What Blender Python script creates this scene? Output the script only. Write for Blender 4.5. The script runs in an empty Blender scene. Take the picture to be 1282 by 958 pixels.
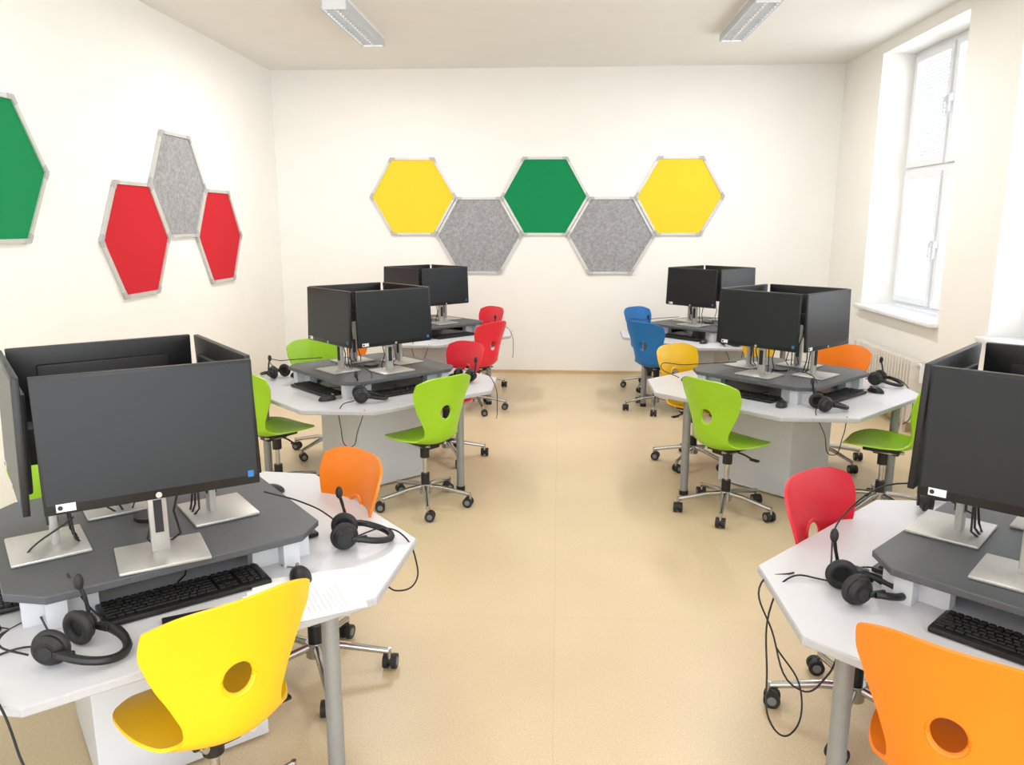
import bpy, bmesh, math, random
from mathutils import Vector, Matrix
random.seed(4)
scene=bpy.context.scene
try: scene.view_settings.view_transform='Standard'
except Exception: pass
COL=scene.collection
pi=math.pi

# ------------------------------------------------ materials
def lin(c):
    return tuple(((v/255)/12.92 if v/255<=0.04045 else (((v/255)+0.055)/1.055)**2.4) for v in c)+(1,)
def mat(name,rgb,rough=0.5,metal=0.0,nscale=40,nvar=0.04,bump=0.0,spec=0.5,coat=0):
    m=bpy.data.materials.new(name); m.use_nodes=True
    nt=m.node_tree; b=nt.nodes['Principled BSDF']
    b.inputs['Roughness'].default_value=rough; b.inputs['Metallic'].default_value=metal
    b.inputs['Specular IOR Level'].default_value=spec
    if coat: b.inputs['Coat Weight'].default_value=coat
    tc=nt.nodes.new('ShaderNodeTexCoord'); n=nt.nodes.new('ShaderNodeTexNoise')
    n.inputs['Scale'].default_value=nscale; n.inputs['Detail'].default_value=4
    nt.links.new(tc.outputs['Object'],n.inputs['Vector'])
    r=nt.nodes.new('ShaderNodeValToRGB'); c=lin(rgb)
    r.color_ramp.elements[0].position=0.3; r.color_ramp.elements[1].position=0.7
    r.color_ramp.elements[0].color=tuple(max(0,v*(1-nvar)) for v in c[:3])+(1,)
    r.color_ramp.elements[1].color=tuple(min(1,v*(1+nvar)) for v in c[:3])+(1,)
    nt.links.new(n.outputs['Fac'],r.inputs['Fac']); nt.links.new(r.outputs['Color'],b.inputs['Base Color'])
    if bump:
        bp=nt.nodes.new('ShaderNodeBump'); bp.inputs['Strength'].default_value=bump; bp.inputs['Distance'].default_value=0.002
        nt.links.new(n.outputs['Fac'],bp.inputs['Height']); nt.links.new(bp.outputs['Normal'],b.inputs['Normal'])
    return m
M={}
M['wall']=mat('wall_paint',(245,243,238),0.9,nscale=3,nvar=0.01,bump=0.02)
M['ceil']=mat('ceiling_paint',(236,234,229),0.9,nscale=3,nvar=0.01)
M['white']=mat('white_laminate',(206,206,211),0.35,nscale=5,nvar=0.01)
M['whiteedge']=mat('light_grey_edge',(178,178,181),0.5)
M['base']=mat('white_panel',(212,214,219),0.45,nscale=5,nvar=0.01)
M['pvc']=mat('white_pvc',(234,237,242),0.35,nscale=5,nvar=0.01)
M['slat']=mat('blind_slat',(190,197,206),0.5)
M['riser']=mat('anthracite_laminate',(80,82,86),0.5,nscale=60,nvar=0.06)
M['silver']=mat('silver_paint',(188,186,182),0.4,0.5,nscale=80,nvar=0.03)
M['leg']=mat('grey_powdercoat',(150,152,152),0.4,0.3)
M['lampside']=mat('lamp_housing',(196,200,206),0.4)
M['chrome']=mat('chrome',(190,190,190),0.24,1.0)
M['black']=mat('black_plastic',(18,18,20),0.45)
M['rubber']=mat('dark_rubber',(32,32,34),0.6)
M['hub']=mat('castor_hub',(120,122,125),0.4)
M['screen']=mat('lcd_screen',(25,29,33),0.35,nscale=3,nvar=0.03,spec=.35)
M['bezel']=mat('bezel',(12,12,14),0.4)
M['monback']=mat('monitor_back',(20,20,23),0.5)
M['key']=mat('key_caps',(24,24,26),0.5)
M['sticker']=mat('sticker',(225,226,230),0.5)
M['blue_st']=mat('blue_sticker',(30,110,170),0.5)
M['alu']=mat('aluminium_frame',(204,204,202),0.4,0.3)
M['cap']=mat('grey_corner_cap',(178,178,178),0.5)
M['felt_grey']=mat('grey_felt',(156,156,158),0.95,nscale=45,nvar=0.22,bump=0.3)
M['felt_green']=mat('green_felt',(0,134,78),0.95,nscale=200,nvar=0.06,bump=0.2)
M['felt_yellow']=mat('yellow_felt',(243,208,50),0.95,nscale=200,nvar=0.04,bump=0.2)
M['felt_red']=mat('red_felt',(200,24,40),0.95,nscale=200,nvar=0.06,bump=0.2)
M['c_green']=mat('chair_green',(152,200,30),0.38,nscale=8,nvar=0.02)
M['c_yellow']=mat('chair_yellow',(244,192,8),0.38,nscale=8,nvar=0.02)
M['c_orange']=mat('chair_orange',(250,130,12),0.38,nscale=8,nvar=0.02)
M['c_red']=mat('chair_red',(226,34,54),0.38,nscale=8,nvar=0.02)
M['c_blue']=mat('chair_blue',(0,108,180),0.38,nscale=8,nvar=0.02)
M['rad']=mat('radiator_enamel',(220,215,207),0.4)
M['paper']=mat('paper',(248,248,248),0.8)
M['louver']=mat('louver_metal',(225,225,225),0.4,0.3)
M['trim']=mat('baseboard_wood',(205,178,135),0.5)
def emis(name,rgb,s):
    m=bpy.data.materials.new(name); m.use_nodes=True; nt=m.node_tree; b=nt.nodes['Principled BSDF']
    b.inputs['Base Color'].default_value=lin(rgb); b.inputs['Emission Color'].default_value=lin(rgb); b.inputs['Emission Strength'].default_value=s
    return m
M['tube']=emis('fluorescent_tube',(255,252,246),5)
def floor_mat():
    m=bpy.data.materials.new('beige_linoleum'); m.use_nodes=True; nt=m.node_tree; b=nt.nodes['Principled BSDF']
    tc=nt.nodes.new('ShaderNodeTexCoord')
    n1=nt.nodes.new('ShaderNodeTexNoise'); n1.inputs['Scale'].default_value=170; n1.inputs['Detail'].default_value=6
    n2=nt.nodes.new('ShaderNodeTexNoise'); n2.inputs['Scale'].default_value=1.6; n2.inputs['Detail'].default_value=5
    br=nt.nodes.new('ShaderNodeTexBrick'); br.offset=0.0
    br.inputs['Color1'].default_value=(1,1,1,1); br.inputs['Color2'].default_value=(.955,.95,.945,1); br.inputs['Mortar'].default_value=(.9,.89,.87,1)
    br.inputs['Scale'].default_value=1; br.inputs['Mortar Size'].default_value=0.002; br.inputs['Brick Width'].default_value=2.0; br.inputs['Row Height'].default_value=3.1
    for n in (n1,n2,br): nt.links.new(tc.outputs['Object'],n.inputs['Vector'])
    r=nt.nodes.new('ShaderNodeValToRGB')
    r.color_ramp.elements[0].position=0.35; r.color_ramp.elements[1].position=0.68
    r.color_ramp.elements[0].color=lin((210,189,153)); r.color_ramp.elements[1].color=lin((228,208,174))
    nt.links.new(n1.outputs['Fac'],r.inputs['Fac'])
    r2=nt.nodes.new('ShaderNodeValToRGB')
    r2.color_ramp.elements[0].position=0.3; r2.color_ramp.elements[1].position=0.7
    r2.color_ramp.elements[0].color=(.93,.93,.92,1); r2.color_ramp.elements[1].color=(1,1,1,1)
    nt.links.new(n2.outputs['Fac'],r2.inputs['Fac'])
    def mul(a,c):
        x=nt.nodes.new('ShaderNodeMix'); x.data_type='RGBA'; x.blend_type='MULTIPLY'; x.inputs[0].default_value=1
        nt.links.new(a,x.inputs[6]); nt.links.new(c,x.inputs[7]); return x.outputs[2]
    o=mul(mul(r.outputs['Color'],r2.outputs['Color']),br.outputs['Color'])
    nt.links.new(o,b.inputs['Base Color'])
    b.inputs['Roughness'].default_value=0.36; b.inputs['Specular IOR Level'].default_value=0.45
    return m
M['floor']=floor_mat()
def glass():
    m=bpy.data.materials.new('window_glass'); m.use_nodes=True; nt=m.node_tree
    out=nt.nodes['Material Output']; nt.nodes.remove(nt.nodes['Principled BSDF'])
    t=nt.nodes.new('ShaderNodeBsdfTransparent'); g=nt.nodes.new('ShaderNodeBsdfGlossy'); g.inputs['Roughness'].default_value=0.02
    x=nt.nodes.new('ShaderNodeMixShader'); x.inputs[0].default_value=0.05
    nt.links.new(t.outputs[0],x.inputs[1]); nt.links.new(g.outputs[0],x.inputs[2]); nt.links.new(x.outputs[0],out.inputs['Surface'])
    return m
M['glass']=glass()

# ------------------------------------------------ mesh builder
class MB:
    def __init__(s): s.bm=bmesh.new(); s.mats=[]
    def mi(s,k):
        if k not in s.mats: s.mats.append(k)
        return s.mats.index(k)
    def _tag(s,vs,k):
        i=s.mi(k); fs=set()
        for v in vs: fs.update(v.link_faces)
        for f in fs: f.material_index=i
    def box(s,c,size,k,rot=None,bev=0.0,seg=2):
        r=bmesh.ops.create_cube(s.bm,size=1); vs=r['verts']
        for v in vs: v.co=Vector((v.co.x*size[0],v.co.y*size[1],v.co.z*size[2]))
        s._tag(vs,k)
        if bev>0:
            es=set()
            for v in vs: es.update(v.link_edges)
            fs0=set(f for v in vs for f in v.link_faces)
            q=bmesh.ops.bevel(s.bm,geom=list(es),offset=bev,segments=seg,affect='EDGES',profile=0.5)
            vs=list(set(q['verts'])|set(v for f in fs0 if f.is_valid for v in f.verts))
            s._tag(vs,k)
        m=Matrix.Translation(Vector(c)) @ (rot.to_4x4() if rot else Matrix.Identity(4))
        for v in vs: v.co=m@v.co
        return vs
    def cyl(s,p1,p2,r1,k,r2=None,seg=20):
        p1=Vector(p1);p2=Vector(p2); d=p2-p1; r2=r1 if r2 is None else r2
        r=bmesh.ops.create_cone(s.bm,cap_ends=True,segments=seg,radius1=r1,radius2=r2,depth=d.length)
        m=Matrix.Translation((p1+p2)/2)@d.to_track_quat('Z','Y').to_matrix().to_4x4()
        for v in r['verts']: v.co=m@v.co
        s._tag(r['verts'],k); return r['verts']
    def sph(s,c,size,k,rot=None,seg=16):
        r=bmesh.ops.create_uvsphere(s.bm,u_segments=seg,v_segments=seg//2+2,radius=1)
        for v in r['verts']:
            p=Vector((v.co.x*size[0],v.co.y*size[1],v.co.z*size[2]))
            if rot: p=rot@p
            v.co=p+Vector(c)
        s._tag(r['verts'],k)
    def tube(s,pts,rad,k,seg=10,closed=False,flat=1.0,up=Vector((0,0,1))):
        pts=[Vector(p) for p in pts]; n=len(pts); rings=[]
        for i,p in enumerate(pts):
            a=pts[(i-1)%n] if (closed or i>0) else p; b=pts[(i+1)%n] if (closed or i<n-1) else p
            t=(b-a).normalized(); u=up-up.dot(t)*t
            if u.length<1e-3: u=Vector((1,0,0))-t.x*t
            u.normalize(); w=t.cross(u); rr=rad[i] if isinstance(rad,(list,tuple)) else rad
            rings.append([s.bm.verts.new(p+rr*(math.cos(q*2*pi/seg)*u*flat+math.sin(q*2*pi/seg)*w)) for q in range(seg)])
        fs=[]
        for i in range(n if closed else n-1):
            A=rings[i];B=rings[(i+1)%n]
            for q in range(seg): fs.append(s.bm.faces.new((A[q],A[(q+1)%seg],B[(q+1)%seg],B[q])))
        if not closed:
            fs.append(s.bm.faces.new(rings[0][::-1])); fs.append(s.bm.faces.new(rings[-1]))
        i=s.mi(k)
        for f in fs: f.material_index=i
    def prism(s,poly,z0,z1,k,kside=None,ch=0.0):
        n=len(poly)
        def ring(z,sc=0):
            out=[]
            for x,y in poly:
                L=math.hypot(x,y); out.append(s.bm.verts.new((x*(1-sc/L),y*(1-sc/L),z)))
            return out
        rs=[ring(z0,ch)]+([ring(z0+ch),ring(z1-ch)] if ch else [])+[ring(z1,ch)]
        i=s.mi(k); j=s.mi(kside or k)
        f=s.bm.faces.new(rs[-1]); f.material_index=i
        f=s.bm.faces.new(rs[0][::-1]); f.material_index=j
        for a,b in zip(rs,rs[1:]):
            for q in range(n):
                f=s.bm.faces.new((a[q],a[(q+1)%n],b[(q+1)%n],b[q])); f.material_index=j
    def mesh(s,name,angle=0.6):
        bmesh.ops.recalc_face_normals(s.bm,faces=s.bm.faces)
        me=bpy.data.meshes.new(name); s.bm.to_mesh(me); s.bm.free()
        for k in s.mats: me.materials.append(M[k])
        for p in me.polygons: p.use_smooth=True
        me.set_sharp_from_angle(angle=angle)
        return me
def obj(name,me,loc=(0,0,0),rz=0,par=None):
    o=bpy.data.objects.new(name,me); COL.objects.link(o); o.location=loc; o.rotation_euler=(0,0,rz)
    if par: o.parent=par
    return o

# ------------------------------------------------ room
XL,XR,YB,YF,H=-3.14,2.95,8.72,-1.6,3.3
def boxobj(name,x0,x1,y0,y1,z0,z1,k):
    b=MB(); b.box(((x0+x1)/2,(y0+y1)/2,(z0+z1)/2),(x1-x0,y1-y0,z1-z0),k); return obj(name,b.mesh(name))
boxobj('floor',XL-.2,XR+.4,YF,YB+.2,-.1,0,'floor')
boxobj('ceiling',XL-.2,XR+.4,YF,YB+.2,H,H+.1,'ceil')
boxobj('wall_back',XL-.2,XR+.4,YB,YB+.2,0,H,'wall')
boxobj('wall_left',XL-.2,XL,YF,YB,0,H,'wall')
niches=[(6.2,7.75),(3.93,5.47),(1.65,3.2),(-.62,.93)]
SZ,TZ,XW=.88,3.2,3.25
b=MB()
def wb(y0,y1,z0,z1): b.box(((XR+XR+.4)/2,(y0+y1)/2,(z0+z1)/2),(.4,y1-y0,z1-z0),'wall')
ys=[YB]
for a,c in niches:
    wb(c,ys[-1],0,H); wb(a,c,0,SZ); wb(a,c,TZ,H); ys.append(a)
wb(YF,ys[-1],0,H)
obj('wall_right',b.mesh('wall_right'))
boxobj('baseboard_back',XL,XR,YB-.012,YB,0,.035,'trim')
boxobj('baseboard_left',XL,XL+.012,YF,YB-.013,0,.035,'trim')
boxobj('baseboard_right',XR-.012,XR,YF,YB-.013,0,.035,'trim')
for i,(a,c) in enumerate(niches):
    b=MB(); b.box(((XR-.07+XR)/2,(a+c)/2,SZ+.0175),(.07,c-a+.06,.035),'pvc',bev=.008); b.box(((XR-.01+XW)/2,(a+c)/2,SZ+.017),(XW-XR+.01,c-a-.002,.033),'pvc')
    obj('trim_%d'%(i+1),b.mesh('window_sill'))
    b=MB(); z0,z1=SZ+.034,TZ; cy=(a+c)/2
    def fr(y0,y1,za,zb,x=XW,d=.07,k='pvc'): b.box((x+d/2,(y0+y1)/2,(za+zb)/2),(d,y1-y0,zb-za),k)
    e=.001; zt=2.15
    fr(a+e,a+.06,z0,z1-e); fr(c-.06,c-e,z0,z1-e); fr(cy-.04,cy+.04,z0+.06,z1-.06)
    fr(a+.06,c-.06,z0,z0+.06); fr(a+.06,c-.06,z1-.06,z1-e)
    fr(a+.06,cy-.04,zt-.05,zt+.05); fr(cy+.04,c-.06,zt-.05,zt+.05)
    for (ya,yb) in ((a+.045,cy-.022),(cy+.022,c-.045)):
        for (za,zb) in ((z0+.045,zt-.03),(zt+.03,z1-.045)):
            w=.055; x=XW-.022
            fr(ya,ya+w,za,zb,x,.02); fr(yb-w,yb,za,zb,x,.02); fr(ya+w,yb-w,za,za+w,x,.02); fr(ya+w,yb-w,zb-w,zb,x,.02)
            b.box((XW+.034,(ya+yb)/2,(za+zb)/2),(.004,yb-ya-.07,zb-za-.07),'glass')
            nn=int((zb-za-.12)/.03)
            for q in range(nn):
                b.box((XW+.012,(ya+yb)/2,za+.07+q*.03),(.020,yb-ya-.115,.0012),'slat',rot=Matrix.Rotation(.5,3,'Y'))
    for yy in (cy-.05,cy+.05):
        for zz in (1.5,2.7):
            b.box((XW-.034,yy,zz),(.022,.025,.06),'pvc'); b.box((XW-.05,yy,zz-.05),(.010,.02,.13),'pvc')
    obj('window_%d'%(i+1),b.mesh('window'))
def radiator():
    b=MB(); L=1.25; n=22
    for i in range(n):
        y=-L/2+(i+.5)*L/n
        b.box((0,y,.36),(.11,.026,.50),'rad',bev=.010)
    b.cyl((0,-L/2,.575),(0,L/2,.575),.022,'rad'); b.cyl((0,-L/2,.135),(0,L/2,.135),.022,'rad')
    b.cyl((0,-L/2-.06,.585),(0,-L/2,.585),.012,'rad'); b.cyl((0,-L/2-.06,.585),(0,-L/2-.06,.45),.018,'pvc')
    for y in (-.45,.45):
        b.box((.065,y,.45),(.04,.03,.03),'rad'); b.box((0,y,.06),(.03,.03,.12),'rad')
    return b.mesh('radiator')
rm=radiator()
obj('radiator',rm,(XR-.10,6.82,0)); obj('radiator',rm,(XR-.10,4.6,0))

def clight():
    b=MB(); L,W=1.24,.2
    b.box((0,0,-.01),(W,L,.02),'pvc')
    for sx in (-1,1): b.box((sx*(W/2-.006),0,-.05),(.012,L,.06),'lampside')
    for sy in (-1,1): b.box((0,sy*(L/2-.006),-.05),(W-.026,.012,.06),'pvc')
    b.box((0,0,-.05),(.01,L-.03,.05),'louver')
    for i in range(17): b.box((0,-L/2+.05+i*(L-.1)/16,-.06),(W-.03,.006,.03),'leg')
    for sx in (-1,1): b.cyl((sx*.048,-L/2+.02,-.032),(sx*.048,L/2-.02,-.032),.013,'tube')
    return b.mesh('ceiling_light')
cm=clight()
for x in (-1.67,1.47):
    for y in (6.66,3.3,.2): obj('ceiling_light',cm,(x,y,H))

def hexm(k):
    b=MB(); R=.481; s=lambda r:[(r*math.cos(i*pi/3),r*math.sin(i*pi/3)) for i in range(6)]
    A=s(R);B=s(R-.030)
    j=b.mi('alu'); i2=b.mi(k); v=b.bm.verts.new
    def P(p,y): return v((p[0],y,p[1]))
    o0=[P(p,0) for p in A];o1=[P(p,-.022) for p in A];n1=[P(p,-.022) for p in B];n0=[P(p,-.012) for p in B]
    for q in range(6):
        r=(q+1)%6
        for X,Y in ((o0,o1),(o1,n1),(n1,n0)):
            f=b.bm.faces.new((X[q],X[r],Y[r],Y[q])); f.material_index=j
    f=b.bm.faces.new(n0); f.material_index=i2
    f=b.bm.faces.new(o0[::-1]); f.material_index=j
    for q in range(6):
        p=A[q]; c=Vector((p[0]*.971,0,p[1]*.971))
        for dq in (-1,1):
            o=A[(q+dq)%6]; d=(Vector((o[0],0,o[1]))-Vector((p[0],0,p[1]))).normalized()
            e=c+d*.04
            b.box((c+e)/2+Vector((0,-.0125,0)),(.05,.0245+.001*dq,.029),'cap',rot=Matrix.Rotation(-math.atan2(d.z,d.x),3,'Y'))
    return b.mesh('hex_board',.3)
hm={k:hexm('felt_'+k) for k in ('yellow','green','grey','red')}
x=-1.613
for i,(k,z) in enumerate((('yellow',1.967),('grey',1.545),('green',1.967),('grey',1.545),('yellow',1.967))):
    obj('hexagonal_pinboard',hm[k],(x+i*.7275,YB-.002,z))
for y,z,k in ((4.24,1.98,'green'),(5.68,1.56,'red'),(6.40,1.98,'grey'),(7.12,1.56,'red')):
    obj('hexagonal_pinboard',hm[k],(XL+.002,y,z),pi/2)

# ------------------------------------------------ chairs
prof=[(.215,.405,.165,.0),(.195,.430,.19,.004),(.12,.440,.205,.012),(.03,.432,.205,.02),(-.05,.420,.188,.03),(-.12,.418,.155,.034),(-.172,.448,.125,.036),(-.192,.505,.122,.04),(-.197,.57,.145,.048),(-.202,.64,.178,.056),(-.214,.72,.203,.055),(-.235,.80,.205,.045),(-.245,.83,.20,.04)]
def cr(p0,p1,p2,p3,t): return .5*((2*p1)+(-p0+p2)*t+(2*p0-5*p1+4*p2-p3)*t*t+(-p0+3*p1-3*p2+p3)*t**3)
def evalp(s):
    n=len(prof)-1; q=max(0,min(.99999,s))*n; i=int(q); t=q-i
    g=lambda j: prof[max(0,min(n,j))]
    return [cr(g(i-1)[k],g(i)[k],g(i+1)[k],g(i+2)[k],t) for k in range(4)]
NS=400; tab=[0]; pr=[evalp(i/NS) for i in range(NS+1)]
for i in range(NS): tab.append(tab[-1]+math.hypot(pr[i+1][0]-pr[i][0],pr[i+1][1]-pr[i][1]))
LT=tab[-1]
def atarc(a):
    a=max(0,min(LT,a)); lo,hi=0,NS
    while hi-lo>1:
        m=(lo+hi)//2
        if tab[m]<=a: lo=m
        else: hi=m
    return (lo+(a-tab[lo])/max(1e-9,tab[hi]-tab[lo]))/NS
def sm(x): x=max(0,min(1,x)); return x*x*(3-2*x)
def surf(a,xm):
    w=evalp(atarc(a))[2]; t=max(-1,min(1,xm/w))
    e=a/LT
    a2=a-.05*abs(t)**3.2*sm((e-.8)/.2)+.07*abs(t)**2.6*sm((.2-e)/.2)
    s=atarc(a2); y,z,_,d=evalp(s); y2,z2,_,_=evalp(min(1,s+.01)); y1,z1,_,_=evalp(max(0,s-.01))
    ty,tz=y2-y1,z2-z1; L=math.hypot(ty,tz)
    ny,nz=(tz/L,-ty/L)
    D=d*t*t
    return Vector((w*t,y+ny*D,z+nz*D))
def chairmesh(key):
    b=MB(); bm=b.bm; nS,nT=54,20
    ah=max(range(NS+1),key=lambda i:-abs(pr[i][1]-.605)-(1 if pr[i][0]>-.15 else 0)); ah=tab[ah]
    da=LT/nS; ir=round(ah/da); ah=ir*da
    hb=4; V={}
    es,et=.049,.044
    for i in range(nS+1):
        for j in range(nT+1):
            di,dj=i-ir,j-nT//2
            if abs(di)<hb and abs(dj)<hb: continue
            a=i*da; w=evalp(atarc(a))[2]; x=(j/nT*2-1)*w
            m=max(abs(di),abs(dj))/hb
            if m<=2.0:
                f=max(0,min(1,(2.0-m)/1.0)); ph=math.atan2(dj,di)
                ta=ah+es*math.cos(ph)*m; tx=et*math.sin(ph)*m
                a=a*(1-f)+ta*f; x=x*(1-f)+tx*f
            V[i,j]=bm.verts.new(surf(a,x))
    for i in range(nS):
        for j in range(nT):
            q=[(i,j),(i+1,j),(i+1,j+1),(i,j+1)]
            if all(p in V for p in q):
                if abs(i+.5-ir)<hb and abs(j+.5-nT/2)<hb: continue
                bm.faces.new([V[p] for p in q])
    k=b.mi('c_'+key)
    bmesh.ops.recalc_face_normals(bm,faces=bm.faces)
    bmesh.ops.solidify(bm,geom=list(bm.faces),thickness=.009)
    for f in bm.faces: f.material_index=k
    ring=[surf(ah+es*math.cos(q*2*pi/28),et*math.sin(q*2*pi/28)) for q in range(28)]
    b.tube(ring,.0078,'c_'+key,seg=8,closed=True)
    b.box((0,0,.400),(.17,.2,.022),'black',bev=.008)
    b.box((0,-.02,.383),(.09,.14,.03),'black',bev=.008)
    for sx in (-1,1): b.tube([(sx*.07,.05,.395),(sx*.075,-.05,.39),(sx*.06,-.12,.40)],.009,'chrome')
    b.tube([(.06,0,.385),(.12,.0,.38),(.17,-.005,.372)],.005,'black'); b.box((.195,-.006,.368),(.055,.028,.012),'black',bev=.005)
    b.cyl((0,0,.30),(0,0,.385),.028,'black'); b.cyl((0,0,.17),(0,0,.31),.014,'chrome')
    b.cyl((0,0,.09),(0,0,.20),.026,'black'); b.cyl((0,0,.075),(0,0,.135),.036,'chrome')
    for i in range(5):
        a=i*2*pi/5+.3; d=Vector((math.cos(a),math.sin(a),0))
        b.tube([d*.02+Vector((0,0,.118)),d*.10+Vector((0,0,.112)),d*.2+Vector((0,0,.092)),d*.272+Vector((0,0,.078))],[.016,.015,.013,.012],'chrome',seg=10)
        c=d*.275; b.cyl(c+Vector((0,0,.045)),c+Vector((0,0,.09)),.008,'chrome')
        ca=a+1.0+i*1.7; s=Vector((math.cos(ca),math.sin(ca),0)); s2=Vector((-s.y,s.x,0)); c=c+s2*.012
        for sg in (-1,1):
            b.cyl(c+s*(sg*.008)+Vector((0,0,.03)),c+s*(sg*.026)+Vector((0,0,.03)),.029,'rubber',seg=20)
            b.cyl(c+s*(sg*.024)+Vector((0,0,.03)),c+s*(sg*.028)+Vector((0,0,.03)),.016,'hub',seg=16)
        b.cyl(c+s*-.01+Vector((0,0,.034)),c+s*.01+Vector((0,0,.034)),.024,'black',seg=14)
    return b.mesh('swivel_chair_'+key,.7)
CM={k:chairmesh(k) for k in ('green','yellow','orange','red','blue')}
def chair(k,x,y,h,sc=1.0):
    o=obj('swivel_chair',CM[k],(x,y,0),math.radians(h-90)); o.scale=(sc,sc,sc); return o

# ------------------------------------------------ tables
TZt=.64; HF,HA=.73,.43
def octo(h,a): return [(h,-a),(h,a),(a,h),(-a,h),(-h,a),(-h,-a),(-a,-h),(a,-h)]
def tablemesh(rot,legs):
    b=MB(); b.prism(octo(HF,HA),TZt-.025,TZt,'white','whiteedge',ch=.004)
    b.box((0,0,(TZt-.025)/2+.005),(.5,.5,TZt-.037),'base')
    b.box((0,0,TZt-.06),(.85,.06,.06),'leg'); b.box((0,0,TZt-.06),(.06,.85,.058),'leg')
    for an,rr in legs:
        p=(rr*math.cos(math.radians(an)),rr*math.sin(math.radians(an)))
        q=Matrix.Rotation(-rot,2)@Vector(p)
        b.cyl((q.x,q.y,.01),(q.x,q.y,TZt-.026),.025,'leg',seg=24); b.cyl((q.x,q.y,0),(q.x,q.y,.03),.028,'black',seg=24)
        b.cyl((q.x,q.y,TZt-.035),(q.x,q.y,TZt-.0255),.045,'leg',seg=24)
    return b.mesh('computer_table',.4)
RH=.11
def risermesh():
    b=MB(); b.prism(octo(.425,.34),RH-.022,RH,'riser',ch=.003)
    for k in range(4):
        R=Matrix.Rotation(k*pi/2,3,'Z')
        for t in (-.315,.315):
            c=R@Vector((t,-.30,(RH-.022)/2)); b.box(c,(.05,.18,RH-.023),'base',rot=R)
    b.cyl((0,0,RH),(0,0,RH+.012),.05,'black')
    return b.mesh('monitor_riser',.4)
RM=risermesh()
def monmesh():
    b=MB(); W,Hh=.54,.345; R=Matrix.Rotation(math.radians(-2),3,'X'); c=Vector((0,-.05,.352))
    b.box((0,0,.005),(.235,.20,.010),'silver',bev=.004,seg=2)
    b.box((0,.02,.14),(.05,.022,.27),'silver',bev=.006)
    b.box((0,.018,.11),(.022,.03,.09),'rubber')
    b.box((0,.0,.30),(.10,.05,.10),'monback',bev=.006)
    def lb(p,s,k,bev=0): b.box(c+R@Vector(p),s,k,rot=R,bev=bev)
    lb((0,0,0),(W,.018,Hh),'bezel',.003); lb((0,.015,-.01),(W*.72,.02,Hh*.75),'monback',.006)
    lb((0,-.0088,.008),(W-.014,.002,Hh-.034),'screen')
    lb((-W/2+.05,-.0105,-Hh/2+.017),(.045,.001,.02),'sticker')
    q=c+R@Vector((-W/2+.037,-.011,-Hh/2+.017)); b.cyl(q,q+Vector((0,-.0012,0)),.006,'rubber',seg=14)
    q=c+R@Vector((0,-.010,-Hh/2+.011)); b.cyl(q,q+Vector((0,-.0012,0)),.008,'silver',seg=18)
    lb((W/2-.025,-.0105,-Hh/2+.03),(.016,.001,.018),'blue_st')
    for sx in (-.03,.02,.06):
        b.tube([(sx,.02,.27),(sx*1.2,.05,.2),(sx*.6+.01,.06,.1),(sx,.065,.03),(sx*.5,.08,.006)],.0035,'black',seg=6)
    return b.mesh('desktop_monitor',.5)
MM=monmesh()
def kbmesh():
    b=MB(); b.box((0,0,.010),(.445,.135,.016),'black',bev=.005)
    rows=[(.052,.9,[1]*15),(.030,1,[1]*13+[2]),(.012,1,[1.5]+[1]*12+[1.5]),(-.006,1,[1.8]+[1]*11+[2.2]),(-.024,1,[2.3]+[1]*10+[2.7]),(-.042,1,[1.3,1.1,1.3,6,1.3,1.1,1.3,1.6])]
    for y,_,ws in rows:
        tot=sum(ws); x=-.212; U=.285/tot
        for w in ws: b.box((x+w*U/2,y,.0205),(w*U-.0032,.0145,.006),'key',bev=.0015,seg=1); x+=w*U
        for q in range(3):
            if not (y==-.006): b.box((.088+q*.018,y,.0205),(.0148,.0145,.006),'key',bev=.0015,seg=1)
        for q in range(4): b.box((.150+q*.0185,y,.0205),(.0148,.0145,.006),'key',bev=.0015,seg=1)
    b.tube([(0,.067,.01),(.0,.1,.006),(.03,.14,.004),(.05,.2,.004)],.0025,'black',seg=6)
    return b.mesh('keyboard',.5)
KM=kbmesh()
def mousemesh():
    b=MB(); r=bmesh.ops.create_uvsphere(b.bm,u_segments=24,v_segments=14,radius=1)
    for v in r['verts']:
        z=v.co.z
        v.co=Vector((v.co.x*.031*(1-.12*v.co.y),v.co.y*.056,(.004+.034*max(0,z)**.8 if z>0 else .004+.003*z)))
        v.co.z*= 1-.2*(v.co.y/.056)**2
    b._tag(r['verts'],'black')
    b.cyl((-.004,.032,.030),(.004,.032,.030),.009,'hub',seg=14)
    b.tube([(0,.054,.008),(.01,.075,.004),(-.02,.10,.003),(-.03,.12,.003)],.0018,'black',seg=6)
    return b.mesh('mouse',.8)
MO=mousemesh()
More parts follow.
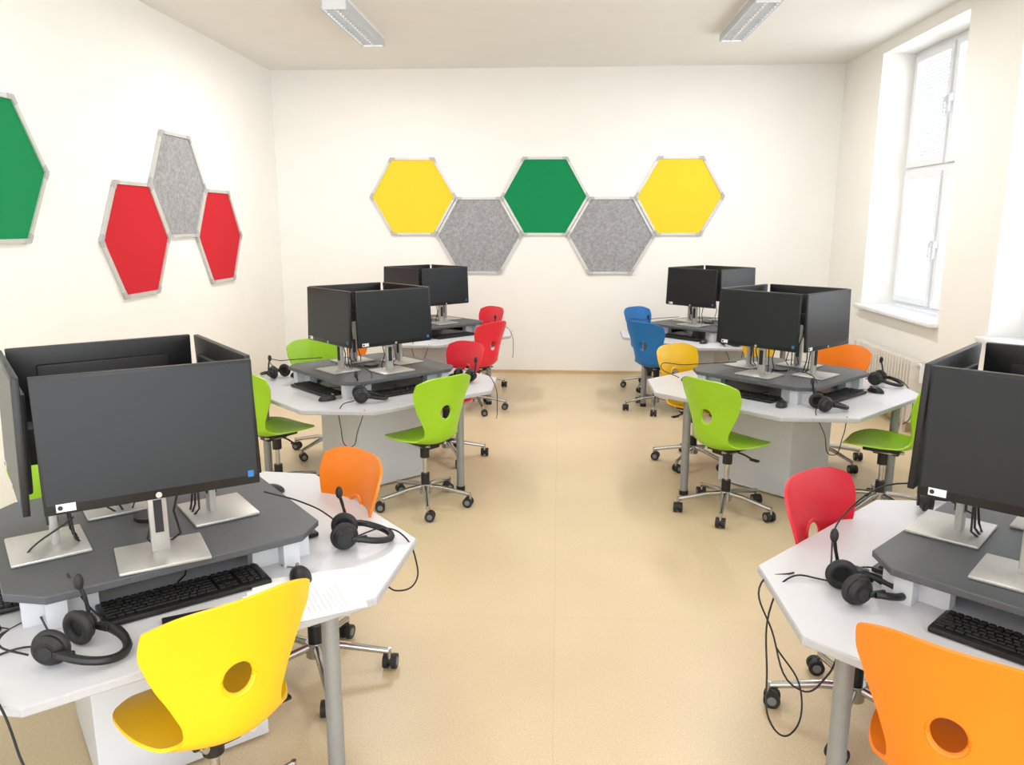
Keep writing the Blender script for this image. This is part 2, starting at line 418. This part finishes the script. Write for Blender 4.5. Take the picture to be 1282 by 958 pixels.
def headset():
    b=MB(); sp=.058; r0=.033
    for sx in (-1,1):
        c=Vector((sx*sp,0,.046)); R=Matrix.Rotation(sx*.2,3,'Z')
        ax=R@Vector((sx,0,0))
        pts=[c-ax*.012+ (R@Vector((0,math.cos(q*2*pi/24)*r0,math.sin(q*2*pi/24)*r0))) for q in range(24)]
        b.tube(pts,.0125,'rubber',seg=10,closed=True,up=ax)
        b.cyl(c-ax*.012,c+ax*.006,.038,'black',r2=.038,seg=28); b.cyl(c+ax*.006,c+ax*.018,.038,'black',r2=.027,seg=28)
        b.cyl(c+ax*.017,c+ax*.020,.017,'rubber',seg=20)
        b.box(c+ax*.008+Vector((0,.044,-.004)),(.012,.05,.018),'black',rot=R,bev=.004)
    pts=[]
    for q in range(25):
        a=-.12+q*(pi+.24)/24
        pts.append(Vector((.072*math.cos(a),.05+.10*max(-.2,math.sin(a)),.042-.026*max(0,math.sin(a)))))
    b.tube(pts,.011,'black',seg=8,up=Vector((0,0,1)))
    m=[Vector((-.080,0,.046)),Vector((-.086,.0,.075)),Vector((-.088,-.008,.11)),Vector((-.084,-.014,.135))]
    b.tube(m,.0055,'black',seg=8); b.sph((-.083,-.016,.150),(.012,.012,.022),'rubber'); b.cyl((-.078,0,.046),(-.088,0,.046),.02,'black',seg=20)
    return b.mesh('headset',.7)
HM=headset()

def cable(pts,r=.0028,name='headset_cable'):
    cu=bpy.data.curves.new(name,'CURVE'); cu.dimensions='3D'; cu.bevel_depth=r; cu.bevel_resolution=2; cu.resolution_u=8
    sp=cu.splines.new('BEZIER'); sp.bezier_points.add(len(pts)-1)
    for p,q in zip(sp.bezier_points,pts): p.co=q; p.handle_left_type=p.handle_right_type='AUTO'
    cu.materials.append(M['black'])
    o=bpy.data.objects.new(name,cu); COL.objects.link(o); return o

# centre, table rotation, monitor-cluster rotation, cluster offset, monitor scale z, riser offset, legs
LG=[(-25,.69),(205,.69),(90,.69)]
tabs=[((-1.30,2.28),40,40,(.005,-.085),1.05,(0,0),[(-23,.715),(205,.70),(90,.69)]),
      ((1.45,2.08),46,50,(-.045,.09),1.05,(.01,.03),[(-25,.69),(194,.70),(90,.69)]),
      ((-1.235,5.0),45,45,(0,0),1,(0,0),LG),((1.43,5.0),45,45,(0,0),1,(0,0),LG),((-1.27,7.42),47,47,(0,0),1,(0,0),LG),((1.43,7.42),44,44,(0,0),1,(0,0),LG)]
for ti,((cx,cy),rd,md,mo,ms,ro,lg) in enumerate(tabs):
    r=math.radians(rd); R=Matrix.Rotation(r,2); r2=math.radians(md); R2=Matrix.Rotation(r2,2)
    obj('computer_table',tablemesh(r,lg),(cx,cy,0),r)
    obj('monitor_riser',RM,(cx+ro[0],cy+ro[1],TZt),r)
    for k in range(4):
        a=k*pi/2; Rk=Matrix.Rotation(a,2)
        def L(t,n,RR=R): q=RR@(Rk@Vector((t,-n))); return (cx+q.x,cy+q.y)
        dr=0
        if ti==0 and k==0: x,y=L(.012,.262,R2); dr=math.radians(-6)
        else: x,y=L(0,.243,R2)
        o=obj('desktop_monitor',MM,(x+mo[0],y+mo[1],TZt+RH+.0005),r2+a+dr); o.scale=(1,1,ms)
        x,y=L(.0,.405); obj('keyboard',KM,(x,y,TZt),r+a)
        x,y=L(.30,.49); obj('mouse',MO,(x,y,TZt+.0005),r+a+random.uniform(-.3,.3))
for (x,y,a) in [(-.69,2.36,-75),(-1.19,1.66,-95),(.83,2.08,-85),(-1.16,4.42,-70),(-1.90,5.1,60),(-.62,5.06,150),(1.49,4.36,-80),(2.10,5.12,230),(-.66,7.5,120),(.80,7.5,200),(1.48,6.78,200),(1.40,2.74,-20)]:
    obj('headset',HM,(x,y,TZt+.001),math.radians(a))

chair('yellow',-.90,1.77,137)
chair('orange',-.90,2.62,225)
chair('green',-1.86,2.78,-45)
chair('green',-1.80,1.74,45)
chair('green',-.79,4.44,139)
chair('green',-1.74,4.56,55)
chair('red',-.80,5.42,225)
chair('green',-1.70,5.50,-45)
chair('red',-.74,6.92,145)
chair('red',-.83,7.90,220)
chair('orange',-1.72,6.98,50)
chair('green',1.0,4.42,38)
chair('yellow',.97,5.38,-50)
chair('orange',1.90,5.46,-135)
chair('green',1.90,4.46,148)
chair('blue',.95,7.95,-45)
chair('blue',.90,7.0,45)
chair('yellow',1.66,6.80,115)
chair('red',1.03,2.46,-48)
chair('orange',.96,1.67,52)

b=MB()
for i,(dx,dy,a) in enumerate(((0,0,0),(.045,-.01,-.10),(-.03,.01,.05))):
    b.box((dx,dy,.0015+i*.0026),(.21,.297,.0020),'paper',rot=Matrix.Rotation(a,3,'Z'))
    if i==2:
        for q in range(16): b.box((dx-.01+random.uniform(-.01,.01),dy+.11-q*.014,.0079),(.15-random.random()*.05,.0012,.0002),'hub',rot=Matrix.Rotation(a,3,'Z'))
obj('paper_sheets',b.mesh('paper_sheets'),(-.70,1.98,TZt),math.radians(118))
b=MB(); b.box((0,0,.005),(.072,.15,.009),'black',bev=.003); b.box((0,0,.0097),(.064,.138,.0006),'screen')
obj('smartphone',b.mesh('smartphone'),(-.96,1.84,TZt),math.radians(-60))

t=TZt
cable([(-.66,2.38,t+.02),(-.57,2.43,t+.03),(-.50,2.40,t+.012),(-.46,2.36,t-.04),(-.45,2.30,t-.10),(-.50,2.24,t-.10),(-.53,2.22,t-.07)])
cable([(-.70,2.40,t+.02),(-.78,2.48,t+.05),(-.85,2.42,t+.12),(-.95,2.35,t+.18)])
cable([(-1.22,1.66,t+.02),(-1.34,1.66,t+.004),(-1.36,1.55,t+.004),(-1.25,1.48,t+.01),(-1.11,1.36,t-.04),(-1.07,1.32,t-.10),(-1.14,1.33,t-.15),(-1.26,1.36,t-.12)])
cable([(-1.25,1.69,t+.03),(-1.40,1.85,t+.03),(-1.5,1.95,t+.1),(-1.4,2.05,t+.2)])
cable([(-1.26,1.62,t+.02),(-1.31,1.60,t+.05),(-1.38,1.70,t+.03),(-1.40,1.60,t+.005),(-1.32,1.52,t+.004),(-1.46,1.62,t+.004)])
cable([(-1.05,1.70,t+.01),(-1.12,1.78,t+.006),(-1.22,1.82,t+.03),(-1.30,1.85,t+.12)])
cable([(.84,2.08,t+.02),(.78,2.18,t+.006),(.70,2.18,t+.01),(.63,2.12,t-.05),(.61,2.05,t-.22),(.62,2.0,t-.36),(.68,2.02,t-.40),(.72,2.08,t-.30),(.66,2.15,t-.20)])
cable([(.80,2.16,t+.02),(.95,2.45,t+.12),(1.15,2.5,t+.2),(1.3,2.35,t+.15)])
cable([(.72,2.22,t+.005),(.62,2.2,t-.02),(.63,2.1,t-.12),(.70,2.02,t-.26),(.76,2.0,t-.2),(.80,2.03,t-.14)])
cable([(.86,2.18,t+.01),(.94,2.26,t+.01),(1.02,2.22,t+.01),(1.0,2.12,t+.02)])
for (cx,cy) in ((-1.235,5.0),(1.43,5.0),(-1.27,7.42),(1.43,7.42)):
    cable([(cx+.05,cy-.64,t+.02),(cx+.0,cy-.74,t+.01),(cx+.02,cy-.84,t-.08),(cx+.07,cy-.85,t-.2),(cx+.12,cy-.84,t-.1),(cx+.15,cy-.80,t+.005)])
    cable([(cx+.60,cy+.15,t+.03),(cx+.72,cy+.1,t+.06),(cx+.82,cy+.0,t-.0),(cx+.84,cy-.02,t-.18),(cx+.83,cy+.05,t-.25)])
    cable([(cx-.62,cy+.12,t+.03),(cx-.74,cy+.14,t+.10),(cx-.60,cy+.0,t+.14),(cx-.3,cy-.1,t+.18)])
    cable([(cx+.02,cy-.5,t+.03),(cx+.1,cy-.4,t+.13),(cx-.02,cy-.36,t+.18),(cx,cy-.2,t+.14)])

# ------------------------------------------------ light
w=bpy.data.worlds.new('world'); scene.world=w; w.use_nodes=True
nt=w.node_tree; bg=nt.nodes['Background']; bg.inputs[0].default_value=(.955,.98,1,1)
tc=nt.nodes.new('ShaderNodeTexCoord'); sx=nt.nodes.new('ShaderNodeSeparateXYZ'); mr=nt.nodes.new('ShaderNodeMapRange')
nt.links.new(tc.outputs['Generated'],sx.inputs[0]); nt.links.new(sx.outputs['X'],mr.inputs['Value'])
mr.inputs['From Min'].default_value=-.2; mr.inputs['From Max'].default_value=.8; mr.inputs['To Min'].default_value=2.15; mr.inputs['To Max'].default_value=6.2
nt.links.new(mr.outputs['Result'],bg.inputs[1])
def area(name,loc,rot,sx,sy,e,col=(1,.985,.96)):
    l=bpy.data.lights.new(name,'AREA'); l.shape='RECTANGLE'; l.size=sx; l.size_y=sy; l.energy=e; l.color=col
    o=bpy.data.objects.new(name,l); COL.objects.link(o); o.location=loc; o.rotation_euler=rot; return o
for x in (-1.67,1.47):
    for y in (6.66,3.3,.2): area('lamp_light',(x,y,H-.1),(0,0,0),.18,1.2,{6.66:42,3.3:18,.2:6}[y])

# ------------------------------------------------ camera
f=970; p=math.radians(11.59); ps=math.radians(3.41)
c,s,cp,sp_=math.cos(ps),math.sin(ps),math.cos(p),math.sin(p)
F=Vector((-s*cp,c*cp,-sp_)); Rv=Vector((c,s,0)); U=Rv.cross(F)
cam=bpy.data.cameras.new('camera'); co=bpy.data.objects.new('camera',cam); COL.objects.link(co)
m=Matrix((Rv,U,-F)).transposed().to_4x4(); m.translation=Vector((0,0,1.676)); co.matrix_world=m
cam.sensor_width=36; cam.lens=f/1282*36; cam.clip_start=.05
scene.camera=co
